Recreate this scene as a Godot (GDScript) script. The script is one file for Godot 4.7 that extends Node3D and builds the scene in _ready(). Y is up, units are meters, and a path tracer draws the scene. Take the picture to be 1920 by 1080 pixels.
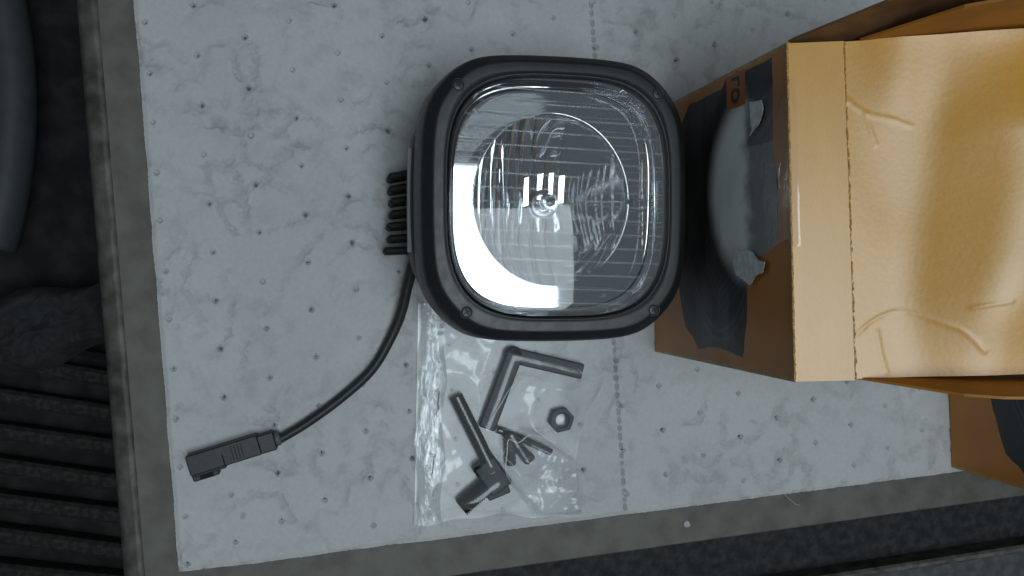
extends Node3D
# A work lamp lying on its back on a white perforated sorbent mat, beside its carton and a bag of fittings.
# World: x to the right of the picture, z towards its bottom, y up; the mat's top is y = 0, metres.

var rng := RandomNumberGenerator.new()

# ---------------------------------------------------------------- helpers
func lin(r: float, g: float, b: float, a := 1.0) -> Color:
	var c := Color(r, g, b).linear_to_srgb()
	c.a = a
	return c

func mat(c: Color, rough := 0.6, metal := 0.0) -> StandardMaterial3D:
	var m := StandardMaterial3D.new()
	m.albedo_color = c
	m.roughness = rough
	m.metallic = metal
	m.cull_mode = BaseMaterial3D.CULL_DISABLED
	return m

func pane(c: Color, alpha: float, rough := 0.03) -> StandardMaterial3D:
	var m := mat(c, rough)
	m.albedo_color.a = alpha
	m.transparency = BaseMaterial3D.TRANSPARENCY_ALPHA
	return m

func noise(seed_: int, freq: float, oct := 4, type := FastNoiseLite.TYPE_SIMPLEX_SMOOTH, frac := FastNoiseLite.FRACTAL_FBM) -> FastNoiseLite:
	var n := FastNoiseLite.new()
	n.seed = seed_
	n.frequency = freq
	n.noise_type = type
	n.fractal_type = frac
	n.fractal_octaves = oct
	return n

# seamless texture: noise run through a colour ramp (linear colours, stops 0..1)
func ramp_tex(seed_: int, freq: float, stops: Array, cols: Array, size := 512, oct := 5) -> ImageTexture:
	var src := noise(seed_, freq, oct).get_seamless_image(size, size)
	var fine := noise(seed_ + 7, 0.3, 2).get_seamless_image(size, size)
	var img := Image.create(size, size, false, Image.FORMAT_RGB8)
	for y in size:
		for x in size:
			var v: float = src.get_pixel(x, y).r + (fine.get_pixel(x, y).r - 0.5) * 0.07
			var c: Color = cols[0]
			for i in range(1, stops.size()):
				if v >= stops[i - 1]:
					c = cols[i - 1].lerp(cols[i], clampf((v - stops[i - 1]) / (stops[i] - stops[i - 1]), 0, 1))
			img.set_pixel(x, y, c)
	img.generate_mipmaps()
	return ImageTexture.create_from_image(img)

func tri_mat(tex: Texture2D, per_metre: float, rough := 0.6, relief: Texture2D = null, depth := 0.02) -> StandardMaterial3D:
	var m := mat(Color.WHITE, rough)
	m.albedo_texture = tex
	m.uv1_triplanar = true
	m.uv1_scale = Vector3.ONE * per_metre
	if relief:
		m.heightmap_enabled = true
		m.heightmap_texture = relief
		m.heightmap_scale = depth
	return m

func grey_tex(seed_: int, freq: float, oct := 4, size := 256) -> ImageTexture:
	return ImageTexture.create_from_image(noise(seed_, freq, oct).get_seamless_image(size, size))

func obj(called: String, mesh: Mesh, m: Material, parent: Node3D = self, at := Vector3.ZERO, rot := Vector3.ZERO) -> MeshInstance3D:
	var o := MeshInstance3D.new()
	o.name = called
	o.mesh = mesh
	o.material_override = m
	o.position = at
	o.rotation = rot
	parent.add_child(o, true)
	return o

func thing(called: String, label: String, category: String, at := Vector3.ZERO, turn := 0.0, group := "") -> Node3D:
	var o := Node3D.new()
	o.name = called
	o.position = at
	o.rotation.y = turn
	add_child(o, true)
	tag(o, label, category, group)
	return o

func tag(o: Node3D, label: String, category: String, group := "") -> void:
	o.set_meta("label", label)
	o.set_meta("category", category)
	if group != "":
		o.set_meta("group", group)

# a surface through rows of points; closed joins the last column to the first
func skin(rows: Array, closed := false, flip := false, smooth := true, uv := false) -> ArrayMesh:
	var st := SurfaceTool.new()
	st.begin(Mesh.PRIMITIVE_TRIANGLES)
	st.set_smooth_group(0 if smooth else -1)
	var nr := rows.size()
	var nc: int = rows[0].size()
	for i in nr:
		for j in nc:
			if uv:
				st.set_uv(Vector2(float(j) / (nc - 1), float(i) / (nr - 1)))
			st.add_vertex(rows[i][j])
	var last := nc if closed else nc - 1
	for i in nr - 1:
		for j in last:
			var a := i * nc + j
			var b := i * nc + (j + 1) % nc
			var c := a + nc
			var d := b + nc
			if flip:
				for k in [a, c, b, b, c, d]:
					st.add_index(k)
			else:
				for k in [a, b, c, b, d, c]:
					st.add_index(k)
	if not smooth:
		st.deindex()
	st.generate_normals()
	return st.commit()

# rounded-square ring in the horizontal plane
func ring(c: Vector3, a: float, b: float, n: float, count := 160) -> PackedVector3Array:
	var r := PackedVector3Array()
	for i in count:
		var t := TAU * i / count
		var cs := cos(t)
		var sn := sin(t)
		var k := pow(pow(absf(cs), n) + pow(absf(sn), n), -1.0 / n)
		r.append(c + Vector3(a * cs * k, 0, b * sn * k))
	return r

# squarish ring with cut corners
func cut_ring(c: Vector3, a: float, b: float, cut := 1.67, m := 15.0, count := 160) -> PackedVector3Array:
	var r := PackedVector3Array()
	for i in count:
		var t := TAU * i / count
		var cs := absf(cos(t))
		var sn := absf(sin(t))
		var k := pow(pow(cs, m) + pow(sn, m) + pow((cs + sn) / cut, m), -1.0 / m)
		var bulge := 1.0 - 0.012 * pow(sin(2.0 * t), 2)
		r.append(c + Vector3(a * cos(t), 0, b * sin(t)) * k * bulge)
	return r

func lathe(profile: Array, count := 32, flip := false) -> ArrayMesh:   # profile of (radius, height)
	var rows := []
	for p in profile:
		var r := PackedVector3Array()
		for i in count:
			var t := TAU * i / count
			r.append(Vector3(p.x * cos(t), p.y, p.x * sin(t)))
		rows.append(r)
	return skin(rows, true, flip)

func tube(path: Array, radius, count := 14) -> ArrayMesh:   # round bar along points; radius a number or a list
	var rows := []
	var side := Vector3.UP
	for i in path.size():
		var d: Vector3 = (path[mini(i + 1, path.size() - 1)] - path[maxi(i - 1, 0)]).normalized()
		if absf(d.dot(side)) > 0.95:
			side = Vector3.RIGHT
		var u := side.cross(d).normalized()
		var v := d.cross(u)
		var rr: float = radius[i] if radius is Array else radius
		if i == 0:
			rows.append(_circle(path[0], u, v, 0.00001, count))
			rows.append(_circle(path[0], u, v, rr * 0.8, count))
		rows.append(_circle(path[i], u, v, rr, count))
		if i == path.size() - 1:
			rows.append(_circle(path[i], u, v, rr * 0.8, count))
			rows.append(_circle(path[i], u, v, 0.00001, count))
	return skin(rows, true)

func _circle(c: Vector3, u: Vector3, v: Vector3, r: float, count: int) -> PackedVector3Array:
	var o := PackedVector3Array()
	for i in count:
		o.append(c + (u * cos(TAU * i / count) + v * sin(TAU * i / count)) * r)
	return o

func _out(st: SurfaceTool, pts: Array, c: Vector3) -> void:
	var mid := Vector3.ZERO
	for p in pts:
		mid += p
	mid /= pts.size()
	if Plane(pts[0], pts[1], pts[2]).normal.dot(mid - c) < 0:
		pts.reverse()
	for i in range(1, pts.size() - 1):
		st.add_vertex(pts[0])
		st.add_vertex(pts[i])
		st.add_vertex(pts[i + 1])

func block(s: Vector3, e: float) -> ArrayMesh:   # box with chamfered edges, centred
	var st := SurfaceTool.new()
	st.begin(Mesh.PRIMITIVE_TRIANGLES)
	st.set_smooth_group(-1)
	_block(st, s, e, Transform3D.IDENTITY)
	st.generate_normals()
	return st.commit()

func _block(st: SurfaceTool, s: Vector3, e: float, xf: Transform3D) -> void:
	var h := s / 2
	var v := func(sx: int, sy: int, sz: int, axis: int) -> Vector3:
		var p := Vector3(h.x - e, h.y - e, h.z - e)
		p[axis] = h[axis]
		return xf * (p * Vector3(sx, sy, sz))
	var c := xf.origin
	var sg := [-1, 1]
	for a in 3:
		for q in sg:
			var f := []
			for k in [[-1, -1], [-1, 1], [1, 1], [1, -1]]:
				var g := [0, 0, 0]
				g[a] = q
				g[(a + 1) % 3] = k[0]
				g[(a + 2) % 3] = k[1]
				f.append(v.call(g[0], g[1], g[2], a))
			_out(st, f, c)
		for q in sg:
			for r in sg:
				var b := (a + 1) % 3
				var d := (a + 2) % 3
				var f2 := []
				for k in [[-1, b], [1, b], [1, d], [-1, d]]:
					var g2 := [0, 0, 0]
					g2[a] = k[0]
					g2[b] = q
					g2[d] = r
					f2.append(v.call(g2[0], g2[1], g2[2], k[1]))
				_out(st, f2, c)
	for x in sg:
		for y in sg:
			for z in sg:
				_out(st, [v.call(x, y, z, 0), v.call(x, y, z, 1), v.call(x, y, z, 2)], c)

# flat sheet with thickness from a polygon in the x-y plane, thickness along z
func sheet(poly: PackedVector2Array, thick: float) -> ArrayMesh:
	var st := SurfaceTool.new()
	st.begin(Mesh.PRIMITIVE_TRIANGLES)
	st.set_smooth_group(-1)
	var tri := Geometry2D.triangulate_polygon(poly)
	for side in [-0.5, 0.5]:
		for i in range(0, tri.size(), 3):
			var p := [poly[tri[i]], poly[tri[i + 1]], poly[tri[i + 2]]]
			var q := []
			for k in p:
				q.append(Vector3(k.x, k.y, side * thick))
			_out(st, q, Vector3(q[0].x, q[0].y, 0))
	var mid := Vector2.ZERO
	for p in poly:
		mid += p / poly.size()
	for i in poly.size():
		var a := poly[i]
		var b := poly[(i + 1) % poly.size()]
		_out(st, [Vector3(a.x, a.y, -thick / 2), Vector3(b.x, b.y, -thick / 2), Vector3(b.x, b.y, thick / 2), Vector3(a.x, a.y, thick / 2)], Vector3(mid.x, mid.y, 0))
	st.generate_normals()
	return st.commit()

func ragged(poly: PackedVector2Array, amount: float) -> PackedVector2Array:
	var out := PackedVector2Array()
	for i in poly.size():
		var a := poly[i]
		var b := poly[(i + 1) % poly.size()]
		for k in 5:
			out.append(a.lerp(b, k / 5.0) + Vector2(rng.randf_range(-amount, amount), rng.randf_range(-amount, amount)))
	return out

func smooth_path(pts: Array, per := 8) -> Array:
	var out := []
	for i in pts.size() - 1:
		var p0: Vector3 = pts[maxi(i - 1, 0)]
		var p3: Vector3 = pts[mini(i + 2, pts.size() - 1)]
		for k in per:
			out.append(pts[i].cubic_interpolate(pts[i + 1], p0, p3, float(k) / per))
	out.append(pts[-1])
	return out

# ---------------------------------------------------------------- scene
func _ready() -> void:
	rng.seed = 11
	# camera
	var cam := Camera3D.new()
	cam.name = "camera"
	cam.transform = Transform3D(Basis(Vector3(0.98024, 0.19782, 0.0), Vector3(0.00153, -0.00767, -0.99997), Vector3(-0.19781, 0.98021, -0.00783)).orthonormalized(), Vector3(0, 0.64, 0))
	cam.fov = 36.04
	cam.near = 0.02
	cam.far = 40.0
	add_child(cam)
	cam.current = true
	# surroundings: a dim workshop
	var env := Environment.new()
	env.background_mode = Environment.BG_COLOR
	env.background_color = lin(0.045, 0.052, 0.057)
	env.background_energy_multiplier = 1.0
	env.tonemap_mode = Environment.TONE_MAPPER_LINEAR
	env.tonemap_exposure = 1.0
	env.sdfgi_enabled = true
	env.ssao_enabled = true
	env.ssil_enabled = true
	var we := WorldEnvironment.new()
	we.name = "environment"
	we.environment = env
	add_child(we)
	roof_lights()
	# the large surfaces
	build_floor()
	build_bench()
	build_mat()
	# the objects
	build_lamp()
	build_carton()
	build_fittings()
	build_bags()

# daylight comes through translucent roof sheets over the bench (their reflection is in the lamp's lens and on the carton)
func roof_lights() -> void:
	var spots := [
		[Vector2(-0.28, -0.23), Vector2(0.775, 0.95), "milky roof light above the bench"],
	]
	var pm := mat(lin(0.8, 0.85, 0.88), 0.5)
	pm.emission_enabled = true
	pm.emission = lin(0.86, 0.96, 1.0)
	pm.emission_energy_multiplier = 1.0
	var fm := mat(lin(0.2, 0.2, 0.2), 0.5)
	for s in spots:
		var a: Vector2 = s[0]
		var b: Vector2 = s[1]
		var c := (a + b) / 2
		var sz := b - a
		var t := thing("roof_light", s[2], "roof light", Vector3(c.x, 2.4, c.y), 0.0)
		obj("pane", block(Vector3(sz.x, 0.006, sz.y), 0.001), pm, t, Vector3(0, 0.01, 0))
		for q in [-1, 1]:
			obj("frame_bar", block(Vector3(sz.x + 0.12, 0.06, 0.06), 0.005), fm, t, Vector3(0, 0.03, q * (sz.y / 2 + 0.031)))
			obj("frame_bar", block(Vector3(0.06, 0.06, sz.y), 0.005), fm, t, Vector3(q * (sz.x / 2 + 0.031), 0.03, 0))
		var l := AreaLight3D.new()
		l.name = "daylight"
		l.area_size = sz
		l.area_normalize_energy = false
		l.light_energy = 1.78
		l.light_color = Color(0.90, 0.965, 1.0)
		l.light_specular = 1.0
		l.area_range = 12.0
		l.shadow_enabled = true
		l.rotation_degrees.x = -90
		l.position.y = 0.004
		t.add_child(l, true)

# ---------------------------------------------------------------- setting
func build_floor() -> void:
	var dark := tri_mat(ramp_tex(3, 0.02, [0.2, 0.5, 0.8], [lin(0.010, 0.010, 0.010), lin(0.017, 0.018, 0.018), lin(0.03, 0.03, 0.03)]), 2.2, 0.9)  # near-black: the shadow beside the bench is put into this colour
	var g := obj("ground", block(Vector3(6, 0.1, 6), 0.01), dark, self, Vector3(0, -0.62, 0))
	g.set_meta("kind", "structure")
	# ribbed rubber step below the bench's left edge
	var rt := ramp_tex(5, 0.03, [0.25, 0.5, 0.75], [lin(0.012, 0.0115, 0.011), lin(0.022, 0.021, 0.0195), lin(0.04, 0.039, 0.036)])  # rib colour also carries the shade down here
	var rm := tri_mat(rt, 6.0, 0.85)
	var t := thing("ribbed_step", "ribbed rubber step coloured dark for the shade below the bench", "step", Vector3(-0.36, -0.57, 0.36), -0.19)
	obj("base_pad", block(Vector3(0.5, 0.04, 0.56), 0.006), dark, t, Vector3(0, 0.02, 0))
	for i in 12:
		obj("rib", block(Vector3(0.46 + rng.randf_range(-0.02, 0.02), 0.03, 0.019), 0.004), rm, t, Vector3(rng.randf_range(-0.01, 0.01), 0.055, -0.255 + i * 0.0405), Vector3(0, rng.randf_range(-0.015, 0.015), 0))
	# crumpled grey cloth
	var n1 := noise(21, 11.0, 4, FastNoiseLite.TYPE_SIMPLEX_SMOOTH, FastNoiseLite.FRACTAL_RIDGED)
	var rows := []
	for i in 60:
		var r := PackedVector3Array()
		for j in 60:
			var u := j / 59.0 - 0.5
			var v := i / 59.0 - 0.5
			var edge := 1.0 + 0.18 * sin(7.0 * u + 2.0) + 0.12 * sin(11.0 * v)
			var p := Vector2(u * 0.15, v * 0.085 * edge)
			var fall := maxf(0.0, 1.0 - pow(maxf(absf(u), absf(v)) * 2.0, 4))
			r.append(Vector3(p.x, 0.012 + fall * (0.028 + 0.016 * n1.get_noise_2d(p.x, p.y)) + 0.004 * n1.get_noise_2d(p.x * 3, p.y * 3), p.y))
		rows.append(r)
	var cl := obj("cleaning_cloth", skin(rows, false, true), tri_mat(ramp_tex(9, 0.05, [0.3, 0.7], [lin(0.028, 0.028, 0.028), lin(0.042, 0.043, 0.043)], 256), 5.0, 0.9), self, Vector3(-0.335, -0.512, 0.058), Vector3(0, 0.25, 0))
	tag(cl, "crumpled grey cloth lying on the floor beside the bench", "cloth")
	# thick hose that curves past the bench
	var path := []
	for i in 40:
		var a := -0.42 + i * 0.0175
		path.append(Vector3(-1.025 + 0.655 * cos(a), -0.50, -0.21 + 0.655 * sin(a)))
	var h := thing("rubber_hose", "thick grey rubber hose curving past the bench edge", "hose")
	obj("hose_wall", tube(path, 0.026, 24), tri_mat(ramp_tex(13, 0.03, [0.3, 0.7], [lin(0.05, 0.06, 0.066), lin(0.062, 0.073, 0.08)], 256), 5.0, 0.6), h)
	# pale boards beyond the bench's front channel
	var bm := tri_mat(ramp_tex(15, 0.03, [0.25, 0.5, 0.75], [lin(0.085, 0.09, 0.095), lin(0.11, 0.118, 0.125), lin(0.14, 0.15, 0.158)]), 3.0, 0.8)
	var pl := thing("pallet", "pale worn wooden pallet boards below the front of the bench", "pallet", Vector3(0.78, -0.30, 0.50), 0.12)
	for i in 3:
		obj("board", block(Vector3(1.0, 0.02, 0.085), 0.003), bm, pl, Vector3(0, 0, -0.13 + i * 0.12), Vector3(0, 0.03 * (i - 1), 0))
	for x in [-0.42, 0.0, 0.42]:
		obj("bearer", block(Vector3(0.08, 0.23, 0.36), 0.003), bm, pl, Vector3(x, -0.126, 0))

func build_bench() -> void:
	var paint := ramp_tex(31, 0.012, [0.22, 0.42, 0.58, 0.8], [lin(0.115, 0.105, 0.088), lin(0.135, 0.126, 0.107), lin(0.146, 0.138, 0.119), lin(0.165, 0.158, 0.139)])
	var relief := grey_tex(33, 0.06)
	var pm := tri_mat(paint, 5.5, 0.62, relief, 0.01)
	var worn := tri_mat(ramp_tex(35, 0.02, [0.2, 0.38, 0.5, 0.62, 0.8], [lin(0.05, 0.05, 0.048), lin(0.085, 0.079, 0.066), lin(0.11, 0.102, 0.085), lin(0.125, 0.118, 0.10), lin(0.17, 0.168, 0.155)]), 5.0, 0.6, relief, 0.015)
	var b := thing("workbench", "brown grey painted steel bench with worn rolled edge", "bench", Vector3(-0.142, -0.0055, 0.2356), 0.074)
	# deck
	obj("deck", block(Vector3(1.25, 0.004, 0.90), 0.001), pm, b, Vector3(0.64, -0.002, -0.45 - 0.0015))
	# rolled left edge: a rounded lip that drops away, with a proud worn bead
	var nz := noise(37, 40.0, 3)
	var rows := []
	var prof := [[-0.002, -0.20], [-0.0012, -0.06], [0.0, -0.02], [0.0008, -0.012], [0.003, -0.0062], [0.0065, -0.0022], [0.0105, -0.0003], [0.0125, 0.0008], [0.0140, 0.0014], [0.0155, 0.0008], [0.0172, 0.0002], [0.0172, -0.003]]
	for i in 181:
		var z := 0.0 - i * 0.005
		var r := PackedVector3Array()
		for k in prof.size():
			var p: Array = prof[k]
			var wob := 0.0009 * nz.get_noise_2d(z, 0.3 * k) if k > 3 and k < 10 else 0.0
			r.append(Vector3(p[0] + wob, p[1] + wob * 0.7, z))
		rows.append(r)
	obj("rolled_edge", skin(rows, false, true), worn, b)
	# front channel: drop, dark floor and worn outer lip
	var channel_tone := tri_mat(ramp_tex(39, 0.02, [0.25, 0.5, 0.75], [lin(0.014, 0.014, 0.014), lin(0.024, 0.025, 0.026), lin(0.04, 0.04, 0.04)]), 8.0, 0.8)  # near-black mottled tone for the channel floor
	obj("front_face", block(Vector3(1.25, 0.075, 0.004), 0.001), pm, b, Vector3(0.64, -0.0425, -0.0022))
	var ch := obj("channel", block(Vector3(1.25, 0.004, 0.064), 0.001), channel_tone, b, Vector3(0.64, -0.078, 0.032))
	ch.set_meta("label", "dark channel along the bench front")
	obj("channel_lip", block(Vector3(1.25, 0.026, 0.007), 0.002), worn, b, Vector3(0.64, -0.067, 0.066))
	# bits on the front strip
	var chip := mat(lin(0.42, 0.46, 0.48), 0.7)
	var fl := PackedVector2Array()
	for i in 11:
		var a := TAU * i / 11.0
		fl.append(Vector2(cos(a), sin(a)) * rng.randf_range(0.0022, 0.0032))
	var lint := obj("lint_fibre", tube(smooth_path([Vector3(0.492, 0.0004, -0.036), Vector3(0.497, 0.0012, -0.029), Vector3(0.505, 0.0006, -0.021), Vector3(0.509, 0.0004, -0.0195)], 6), 0.0003, 6), chip, b)
	lint.set_meta("label", "pale stray fibre")
	var ck := obj("paint_chip", sheet(fl, 0.0006), chip, b, Vector3(0.413, 0.0005, -0.0165), Vector3(PI / 2, 0, 0))
	ck.set_meta("label", "pale round paint chip")

# white needle-punched sorbent pad: pin pits on a slanted lattice, tear line of slits, wrinkles
func build_mat() -> void:
	var turn := 0.0715
	var orig := Vector3(-0.1045, 0, 0.2008)
	var lx := 0.68
	var lz := 0.47
	var step := 0.001
	var nx := int(lx / step) + 1
	var nz := int(lz / step) + 1
	var thick := 0.005
	var wr := noise(51, 26.0, 3, FastNoiseLite.TYPE_SIMPLEX_SMOOTH, FastNoiseLite.FRACTAL_RIDGED)
	wr.domain_warp_enabled = true
	wr.domain_warp_amplitude = 0.02
	wr.domain_warp_frequency = 30.0
	var lump := noise(53, 9.0, 3)
	var fuzz := noise(55, 300.0, 2)
	var hts := PackedFloat32Array()
	hts.resize(nx * nz)
	for j in nz:
		for i in nx:
			var x := i * step
			var z := j * step
			var w := wr.get_noise_2d(x, z)
			var crease := clampf((w - 0.30) / 0.5, 0.0, 1.0) * clampf(0.62 + 1.6 * lump.get_noise_2d(x * 1.3 + 4.0, z * 1.3), 0.0, 1.0)
			hts[j * nx + i] = 0.0009 * lump.get_noise_2d(x, z) - 0.0015 * crease + 0.00014 * fuzz.get_noise_2d(x, z)
	# pin pits (columns 32.4 mm apart, each shifted a third of the 34.3 mm pitch)
	for c in 22:
		for k in 16:
			var px := 0.0065 + c * 0.0318 + rng.randf_range(-0.0007, 0.0007)
			var pz := 0.0050 + fposmod(c * 0.333, 1.0) * 0.0338 + k * 0.0338 + rng.randf_range(-0.0007, 0.0007)
			pit(hts, nx, nz, step, px, pz, rng.randf_range(0.0015, 0.0020), rng.randf_range(0.0041, 0.0046))
	# tear line
	var z2 := 0.004
	while z2 < lz:
		var ln := rng.randf_range(0.0035, 0.0055)
		var ix := int(0.3225 / step)
		for jj in range(int(z2 / step), mini(nz, int((z2 + ln) / step))):
			hts[jj * nx + ix] -= 0.0046
			hts[jj * nx + ix + 1] -= 0.0046
		z2 += ln + rng.randf_range(0.0016, 0.0024)
	var v := PackedVector3Array()
	var uv := PackedVector2Array()
	v.resize(nx * nz)
	uv.resize(nx * nz)
	for j in nz:
		for i in nx:
			var e := minf(minf(i, nx - 1 - i), minf(j, nz - 1 - j))
			var drop := 0.0016 * maxf(0.0, 1.0 - e / 3.0)
			var fr := maxf(0.0, 1.0 - e / 14.0)
			var wob := Vector2(lump.get_noise_2d(j * step * 2.0, 3.0), lump.get_noise_2d(i * step * 2.0, 8.0)) * 0.0007 * fr + Vector2(fuzz.get_noise_2d(i * step, j * step), fuzz.get_noise_2d(j * step, i * step)) * 0.00035 * fr
			var slit := i - int(0.3225 / step)   # the tear line is a thin cut: draw its four columns together
			if slit >= -1 and slit <= 2:
				wob.x += [0.0007, 0.00025, -0.00025, -0.0007][slit + 1]
			v[j * nx + i] = Vector3(i * step + wob.x, hts[j * nx + i] - drop, -j * step + wob.y)
			uv[j * nx + i] = Vector2(i / float(nx - 1), 1.0 - j / float(nz - 1))
	var idx := PackedInt32Array()
	idx.resize((nx - 1) * (nz - 1) * 6)
	var q := 0
	for j in nz - 1:
		for i in nx - 1:
			var a := j * nx + i
			for tr in [[a, a + nx, a + 1], [a + 1, a + nx, a + nx + 1]]:
				if hts[tr[0]] + hts[tr[1]] + hts[tr[2]] < -0.0116:
					continue   # the pin went right through: a hole
				for k in tr:
					idx[q] = k
					q += 1
	idx.resize(q)
	var nrm := PackedVector3Array()
	nrm.resize(nx * nz)
	for j in nz:
		for i in nx:
			var l := v[j * nx + maxi(i - 1, 0)].y
			var r := v[j * nx + mini(i + 1, nx - 1)].y
			var d := v[maxi(j - 1, 0) * nx + i].y
			var u := v[mini(j + 1, nz - 1) * nx + i].y
			nrm[j * nx + i] = Vector3(l - r, 2 * step, u - d).normalized()
	# skirt round the rim
	var rim := []
	for i in nx: rim.append(i)
	for j in range(1, nz): rim.append(j * nx + nx - 1)
	for i in range(nx - 2, -1, -1): rim.append((nz - 1) * nx + i)
	for j in range(nz - 2, 0, -1): rim.append(j * nx)
	var base := v.size()
	for k in rim:
		v.append(v[k]); uv.append(uv[k]); nrm.append(Vector3(v[k].x - lx / 2, 0, v[k].z + lz / 2).normalized())
		v.append(Vector3(v[k].x, -thick, v[k].z)); uv.append(uv[k]); nrm.append(nrm[-1])
	for k in rim.size():
		var a := base + 2 * k
		var b := base + 2 * ((k + 1) % rim.size())
		for m in [a, b, a + 1, b, b + 1, a + 1]:
			idx.append(m)
	var arr := []
	arr.resize(Mesh.ARRAY_MAX)
	arr[Mesh.ARRAY_VERTEX] = v
	arr[Mesh.ARRAY_NORMAL] = nrm
	arr[Mesh.ARRAY_TEX_UV] = uv
	arr[Mesh.ARRAY_INDEX] = idx
	var me := ArrayMesh.new()
	me.add_surface_from_arrays(Mesh.PRIMITIVE_TRIANGLES, arr)
	# cloth colour: off-white, darker along the wrinkles, with soaked-in marks
	var W := 1360
	var Hh := 940
	var img := Image.create(W, Hh, false, Image.FORMAT_RGB8)
	var big := noise(61, 7.0, 4)
	var fib := noise(63, 210.0, 3)
	var dirt := noise(65, 38.0, 4)
	# smudges: place on the mat (metres from its lower left corner), radii, strength, angle
	var smudges := [
		[0.052, 0.302, 0.0065, 0.0095, 0.30, 0.1], [0.14, 0.338, 0.012, 0.007, 0.22, 0.5], [0.118, 0.352, 0.010, 0.006, 0.2, -0.6],
		[0.012, 0.345, 0.006, 0.006, 0.22, 0.0], [0.362, 0.372, 0.008, 0.014, 0.40, 0.4], [0.372, 0.352, 0.010, 0.007, 0.28, 0.2], [0.388, 0.395, 0.005, 0.008, 0.30, 0.0],
		[0.345, 0.335, 0.014, 0.010, 0.18, 0.3], [0.023, 0.318, 0.010, 0.012, 0.12, 0.0], [0.045, 0.034, 0.002, 0.003, 0.4, 0.5], [0.33, 0.052, 0.003, 0.005, 0.25, 0.2],
		[0.17, 0.30, 0.016, 0.008, 0.14, 0.3], [0.095, 0.285, 0.018, 0.006, 0.14, -0.3], [0.43, 0.06, 0.004, 0.0015, 0.3, 0.4], [0.30, 0.405, 0.012, 0.005, 0.2, 0.7],
	]
	for y in Hh:
		for x in W:
			var mx := x * lx / W
			var mz := (Hh - 1 - y) * lz / Hh
			var k := 0.60 + 0.05 * big.get_noise_2d(mx, mz) + 0.035 * fib.get_noise_2d(mx, mz)
			var w := wr.get_noise_2d(mx, mz)
			var crease := clampf((w - 0.30) / 0.5, 0.0, 1.0) * clampf(0.62 + 1.6 * lump.get_noise_2d(mx * 1.3 + 4.0, mz * 1.3), 0.0, 1.0)
			var d := dirt.get_noise_2d(mx, mz)
			var soil_and_crease := 0.19 * crease + 0.22 * clampf((d - 0.05) * 1.2, 0.0, 1.0) * clampf(0.4 + 1.5 * big.get_noise_2d(mx + 9.0, mz), 0.0, 1.0)  # wrinkles drawn darker, plus random dirt patches
			for s in smudges:
				var dx: float = mx - s[0]
				var dz: float = mz - s[1]
				if absf(dx) < 0.03 and absf(dz) < 0.03:
					var p := Vector2(dx, dz).rotated(s[5])
					var rr := Vector2(p.x / s[2], p.y / s[3]).length() + 1.1 * d + 0.5 * big.get_noise_2d(mx * 4.0, mz * 4.0)
					soil_and_crease += 0.7 * s[4] * smoothstep(1.3, 0.3, rr) * (0.75 + 0.8 * fib.get_noise_2d(mx * 0.5, mz * 0.5))
			soil_and_crease = clampf(soil_and_crease, 0.0, 0.75)
			img.set_pixel(x, y, Color(k * 0.985 * (1 - soil_and_crease * 0.92), k * 1.0 * (1 - soil_and_crease), k * 1.0 * (1 - soil_and_crease)).linear_to_srgb())
	img.generate_mipmaps()
	var m := mat(Color.WHITE, 0.85)
	m.albedo_texture = ImageTexture.create_from_image(img)
	var t := obj("sorbent_mat", me, m, self, orig, Vector3(0, turn, 0))
	tag(t, "white perforated absorbent mat with grey stains laid on the bench", "mat")

func pit(hts: PackedFloat32Array, nx: int, nz: int, step: float, px: float, pz: float, r: float, depth: float) -> void:
	for j in range(maxi(0, int((pz - 2 * r) / step)), mini(nz, int((pz + 2 * r) / step) + 2)):
		for i in range(maxi(0, int((px - 2 * r) / step)), mini(nx, int((px + 2 * r) / step) + 2)):
			var d := Vector2(i * step - px, j * step - pz).length() / r
			hts[j * nx + i] -= depth * (1.0 - smoothstep(0.45, 1.0, d)) - 0.0003 * (smoothstep(0.9, 1.2, d) - smoothstep(1.3, 1.9, d))

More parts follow.
